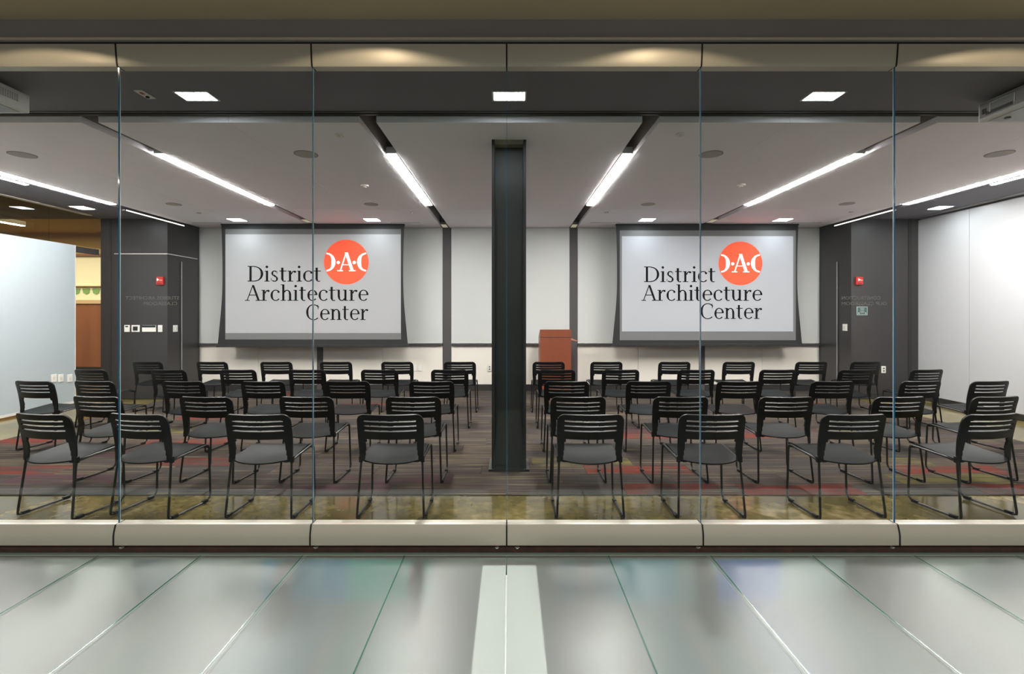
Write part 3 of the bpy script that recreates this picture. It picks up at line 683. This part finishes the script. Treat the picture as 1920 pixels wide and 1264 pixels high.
# ---------------------------------------------------------------- chairs
def chair_proto():
    t = thing('stacking_chair', 'x', 'chair', (0, 0, 0), 0, 'black stacking chairs facing the screens')
    HX = .228
    # backrest: bent sheet with three slots, tapering into two arms
    xs = [0, .03, .06, .09, .12, .15, .175, .188, .194, .200, .208, .216, .224, .231, .236, .2385]
    xs = [-a for a in xs[:0:-1]]+xs
    zs = [.430, .46, .50, .54, .565, .580, .590, .615, .649, .661, .685, .697, .721, .733, .752, .762, .775]
    slots_ = [(.649, .661), (.685, .697), (.721, .733)]
    mb = MB(); idx = {}
    def pos(i, j):
        x = xs[i]; z = zs[j]; ax = abs(x)
        top = .775
        if ax > .185:
            q = min(1, (ax-.185)/.0535); top = .775-.055*(1-math.sqrt(max(0, 1-q*q)))
        z = min(z, top) if z > .70 else z
        if abs(z-.590) < 1e-6 or (z <= .59 and ax < .196):
            if ax > .15: q = min(1, (ax-.15)/.05); z = min(z, .590) if z > .59 else z
        b = .045*(1-(ax/.2385)**2)
        up = (z-.43)/.345
        y = .050-.055*up*up-b*min(1, max(0, (z-.5)/.12))
        if z < .57: x = x*(1-.02*(1-(z-.43)/.14))
        return (x, y, z)
    def vid(i, j):
        if (i, j) not in idx: idx[(i, j)] = len(mb.v); mb.v.append(pos(i, j))
        return idx[(i, j)]
    for i in range(len(xs)-1):
        for j in range(len(zs)-1):
            xm = abs(xs[i]+xs[i+1])/2; z0_, z1_ = zs[j], zs[j+1]; zm = (z0_+z1_)/2
            if zm < .590:
                lim = .1885 if zm > .5 else (.195 if zm > .46 else .201)
                if zm > .58: lim = .165
                elif zm > .565: lim = .18
                if xm < lim: continue
            if xm < .188 and any(a-1e-6 < zm < b+1e-6 for a, b in slots_): continue
            p = [pos(i, j), pos(i+1, j), pos(i+1, j+1), pos(i, j+1)]
            if abs(p[3][2]-p[0][2]) < 1e-5 and abs(p[2][2]-p[1][2]) < 1e-5: continue
            mb.f.append((vid(i, j), vid(i+1, j), vid(i+1, j+1), vid(i, j+1)))
    mb.build('backrest', 'black_plastic', t, smooth=True, solid=-.014)
    # seat
    mb = MB(); nu, nv = 16, 10; idx = {}
    for i in range(nu+1):
        u = -1+2*i/nu
        for j in range(nv+1):
            v = j/nv
            yb_ = .055-.100*(1-abs(u)**2.3); yf = .395-.012*abs(u)**4
            y = yb_+(yf-yb_)*v
            hw = .218
            x = u*(hw+.007*(1-v))
            z = .457-.024*(1-u*u)*sin(pi*min(1, v*.85+.10))-.036*(1-v)+(-.012*max(0, (v-.85)/.15)**2)
            idx[(i, j)] = len(mb.v); mb.v.append((x, y, z))
    for i in range(nu):
        for j in range(nv): mb.f.append((idx[i, j], idx[i+1, j], idx[i+1, j+1], idx[i, j+1]))
    mb.build('seat', 'seat', t, smooth=True, solid=-.009)
    r = .0085
    for s in (-1, 1):
        P = [(s*.221, .048, .50), (s*.224, .048, .43), (s*.243, .004, .03), (s*.2435, .006, .014), (s*.244, .02, .0085), (s*.247, .34, .0085),
             (s*.247, .365, .012), (s*.246, .392, .03), (s*.245, .402, .055), (s*.236, .398, .42), (s*.234, .392, .440), (s*.231, .375, .447),
             (s*.226, .12, .427), (s*.222, .09, .420), (s*.212, .07, .414), (s*.190, .055, .410), (s*.165, .05, .412)]
        MB().tube(P, r).build('side_frame', 'tube', t, smooth=True)
        for y in (.055, .345):
            bx(s*.246-.012, s*.246+.012, y-.026, y+.026, 0, .024).build('glide', 'black_plastic', t, bevel=.003)
        bx(s*.2275-.013, s*.2275+.013, .036, .062, .405, .452).build('arm_sleeve', 'black_plastic', t, bevel=.004)
    MB().tube([(-.232, .385, .432), (-.1, .385, .428), (.1, .385, .428), (.232, .385, .432)], r).build('cross_bar', 'tube', t, smooth=True)
    return t
proto = chair_proto()
ROWS = [
 (3.566, 'row nearest the glass', [(22,143,10),(198,322,9),(425,548,1.5),(671,795,0)], [(1045,1168,0),(1270,1396,0),(1531,1662,-2),(1792,1920,-9)]),
 (4.31, 'second row from the glass', [(133,234,8),(338,440,4),(527,626,2),(725,827,0)], [(1033,1134,0),(1224,1325,0),(1420,1523,-1),(1630,1735,-4),(1813,1917,-8)]),
 (5.29, 'middle row', [(23,108,8),(135,221,7),(305,388,4),(454,536,2),(613,693,0),(770,850,0)], [(1021,1103,0),(1174,1256,0),(1342,1425,0),(1516,1600,-2),(1683,1768,-6),(1811,1899,-8)]),
 (6.37, 'fourth row from the glass', [(135,207,8),(283,354,4),(413,483,2),(543,611,1),(678,747,0),(810,877,0)], [(1011,1076,0),(1129,1197,0),(1268,1340,0),(1421,1492,-2),(1567,1638,-4),(1701,1773,-8)]),
 (7.40, 'back row', [(247,307,5),(369,430,3),(489,550,0),(601,661,0),(716,775,0),(833,892,0)], [(1000,1057,0),(1107,1166,0),(1233,1294,0),(1353,1415,0),(1489,1550,-1),(1593,1652,-5)]),
]
ORD = ['nearest', 'second', 'third', 'fourth', 'fifth', 'sixth']
first = True
for d, rn, LL, RR in ROWS:
    for side, lst in (('left', LL[::-1]), ('right', RR)):
        for k, (a, b, yaw) in enumerate(lst):
            o = proto if first else copy_tree(proto)
            first = False
            x = X((a+b)/2, d+.02); ya = R_(-yaw)
            o.location = (x, d+(.0 if abs(yaw) < 5 else .02), 0); o.rotation_euler = (0, 0, ya)
            which = ('closest %s of the steel column' % side) if k == 0 else '%s one %s of the column' % (ORD[k], side)
            if k == len(lst)-1: which = 'outermost %s of the column' % side
            o['label'] = 'black slatted-back chair, %s, %s' % (rn, which)

# ---------------------------------------------------------------- front glazing
def profile(z0, z1, top):
    """convex face towards the camera in (y, z)"""
    pts = []; n = 10
    for i in range(n+1):
        q = i/n
        off = .016*q**.6-.014 if top else .018*cos(pi/2*max(0, (q-.4)/.6))
        pts.append((DG-.030-off, z0+(z1-z0)*q))
    return pts+[(DG+.045, z1), (DG+.045, z0)]
zb0, zb1 = .033, .157; zt0, zt1 = 3.078, 3.214
for k in range(len(J)-1):
    a, b = J[k]+.005, J[k+1]-.005
    t = bpy.data.objects.new('window_%d' % (k+1), None); COL.objects.link(t); t['kind'] = 'structure'
    MB().box(a-.002, b+.002, DG-.006, DG+.006, zb1-.05, zt0+.05).build('glass_pane', 'pane', t)
    for e, s in ((a-.002, -1), (b+.002, 1)):
        q = sorted((e, e+s*.0012)); bx(q[0], q[1], DG-.006, DG+.001, zb1+.001, zt0-.001).build('pane_edge', 'edge', t)
        bx(q[0], q[1], DG+.0012, DG+.006, zb1+.001, zt0-.001).build('pane_highlight', 'edge_white', t)  # pale strip painting the white highlight on the pane edge
    MB().prism(profile(zb0, zb1, 0), 'x', a, b).build('bottom_rail', 'alu', t, smooth=True)
    bx(a, b, DG-.030, DG-.008, zb1, zb1+.003).build('rail_highlight', 'alu_line', t)  # bright strip drawn as the highlight along the rail top
    MB().prism(profile(zt0, zt1, 1), 'x', a, b).build('top_rail', 'alu', t, smooth=True)
    for nm, (q0, q1) in (('bottom_gasket', (zb0, zb1)), ('top_gasket', (zt0, zt1))):
        pr = [(y-.002 if y < DG else y, z) for y, z in profile(q0, q1, q0 > 1)]
        MB().prism(pr, 'x', b, b+.010).build(nm, 'gasket', t)
m = MB().box(-6, 6, DG-.03, DG+.05, 3.2145, 3.224)
struct('trim_8', m, 'gasket')
struct('trim_9', MB().box(-6, 6, DG-.055, DG-.02, 3.228, 3.243), 'alu_line')
struct('wall_front', MB().box(-9, J[0], DG-.02, DG+.12, .023, 3.6).box(J[-1]+.02, 9, DG-.02, DG+.12, .023, 3.6), 'lower')
struct('trim_10', bx(-6, 6, DG-.02, DG+.059, 3.2245, 3.6), 'fascia')
# cap screws on the dark strip
for k, px in enumerate((230, 593, 932, 970, 1308, 1671)):
    x = X(px, DG-.05)
    t = thing('cap_screw', 'round bright washer screw at the foot of the glass wall, %s from left' % ('first', 'second', 'third', 'fourth', 'fifth', 'sixth')[k], 'screw', (x, DG-.053, .022), 0, 'washer screws')
    MB().cyl((x, DG-.053), .017, .0225, .028, n=20).build('washer', 'chrome', t)
    MB().cyl((x, DG-.053), .007, .0281, .031, n=6).build('head', 'proj_dark', t)

# reflection of lettering behind the camera, modelled as letters on the pane
def lettering(lines, px, lab, sgn):
    t = thing('lettering_reflection', lab, 'lettering', (X(px, DG), DG+.008, Z(564, DG)), 0, 'lettering reflected in glass')
    for k, (s, off, wd) in enumerate(lines):
        o = text_mesh(s, .030, mat('reflected_text', '#9b9896', .6), 'text_line', t, (off, 0, .017-.036*k), (pi/2, 0, 0), ext=.0003, sx=-1)
        me = o.data; w_ = max(v.co.x for v in me.vertices)-min(v.co.x for v in me.vertices)
        o.scale = (-wd/w_, 1, 1)
lettering((('STUDIOS ARCHITECT', 0, .345), ('CLASSROOM', .052, .215)), 284, 'reflected grey two-line lettering in the glass pane left of the left screen', 1)
lettering((('CONSTRUCTION', -.02, .25), ('OUP CLASSROOM', .0, .29)), 1622, 'reflected grey two-line lettering in the glass pane right of the right screen', 1)

# ---------------------------------------------------------------- corridor: glass floor, underfloor, ceiling
gf = bpy.data.objects.new('glass_floor', None); COL.objects.link(gf); gf['kind'] = 'structure'
SP = .6315; YF = DG-.105; YN = -1.4
for k in range(-9, 9):
    a = -.017+SP*k+.0035; b = a+SP-.007
    bx(a, b, YN, YF, -.034, 0).build('glass_plank', 'frosted', gf)
    out = a if (a+b)/2 < 0 else b; s = 1 if (a+b)/2 < 0 else -1
    if k not in (-1, 0):
        bx(*sorted((out+s*.001, out+s*.012)), YN, YF, .0002, .0005).build('glass_margin', 'edge_pale', gf)
        bx(*sorted((out+s*.020, out+s*.0218)), YN, YF, .0002, .0009).build('spacer_line', 'whiteline', gf)
    bx(*sorted((out-s*.0069, out-s*.0001)), YN, YF, -.03, .0010).build('plank_edge', 'edge_green', gf)
bx(-9, 9, YF, DG-.0705, -.06, -.001).build('end_channel', 'edge_pale', gf)
bx(-9, 9, YF-.006, YF, .0, .0015).build('end_bead', 'whiteline', gf)
# space below
uf = bpy.data.objects.new('underfloor', None); COL.objects.link(uf); uf['kind'] = 'structure'
bx(-9, 9, -2, DG, -.62, -.6).build('pit_floor', 'under', uf)
ends = [(-9, -3.3, '#8f9c9a'), (-3.3, -2.9, '#3a4c54'), (-2.9, -2.35, '#a6aca4'), (-2.35, -2.1, '#4a6470'), (-2.1, -1.55, '#93a09c'), (-1.55, -1.0, '#0a86a8'), (-1.0, -.48, '#00a298'), (-.48, .32, '#77817f'),
        (.32, .66, '#0c6a80'), (.66, 1.05, '#1090a8'), (1.05, 1.3, '#7fa8aa'), (1.3, 1.7, '#1f6ac0'), (1.7, 2.1, '#9db4b4'), (2.1, 2.6, '#1c3a40'), (2.6, 3.0, '#93a09c'), (3.0, 3.3, '#40565e'), (3.3, 9, '#8f9c9a')]
for q, (a, b, c_) in enumerate(ends):
    bx(a, b-.001, DG-.08, DG-.02, -.6, -.061).build('pit_end_panel', mat('pit_end_%d' % q, c_, .6), uf)
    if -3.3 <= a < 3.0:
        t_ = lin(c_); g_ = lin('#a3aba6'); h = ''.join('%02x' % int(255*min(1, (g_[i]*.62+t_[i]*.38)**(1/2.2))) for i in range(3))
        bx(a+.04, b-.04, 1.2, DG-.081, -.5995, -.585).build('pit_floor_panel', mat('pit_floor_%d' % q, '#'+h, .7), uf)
t = thing('underfloor_light_box', 'bright white light strip glowing beneath the glass floor in the centre', 'light', (0, 1, -.3))
bx(-.17, .17, YN, 3.04, -.20, -.12).build('housing', 'under', t)
bx(-.165, .165, YN, 3.03, -.1195, -.115).build('diffuser', 'lamp_under', t)
for x, s in ((-.56, 'directly left of the light strip'), (.46, 'directly right of the light strip'), (1.18, 'second right of the light strip'), (-1.36, 'second left of the light strip'), (2.25, 'far right'), (-3.1, 'far left')):
    t = thing('underfloor_post', 'dark post under the glass floor, %s' % s, 'post', (x, 2.8, -.6), 0, 'posts under the glass')
    MB().prism([(2.90, -.06), (3.03, -.06), (2.95, -.58), (2.80, -.58)], 'x', x-.035, x+.035).build('shaft', 'under_dark', t)
    bx(x-.06, x+.06, 2.74, 3.0, -.599, -.58).build('foot_plate', 'under_dark', t)
area('underfloor_end_fill', (0, 1.9, -.3), 12, .2, 26, (.95, 1, 1), (R_(90), 0, 0))  # unseen fill added to brighten the end wall of the pit
area('underfloor_fill', (-3, 1.4, -.07), 4.6, 3.2, 9, (.95, .98, 1))  # unseen pair of fills added to light the space below the planks
area('underfloor_fill', (3, 1.4, -.07), 4.6, 3.2, 9, (.95, .98, 1))
# corridor shell
struct('ceiling_corridor', bx(-9, 9, -2.5, DG-.02, 3.376, 3.5), 'olive')
struct('floor_corridor', bx(-9, 9, -6, YN-.01, -.3, 0), 'concrete')
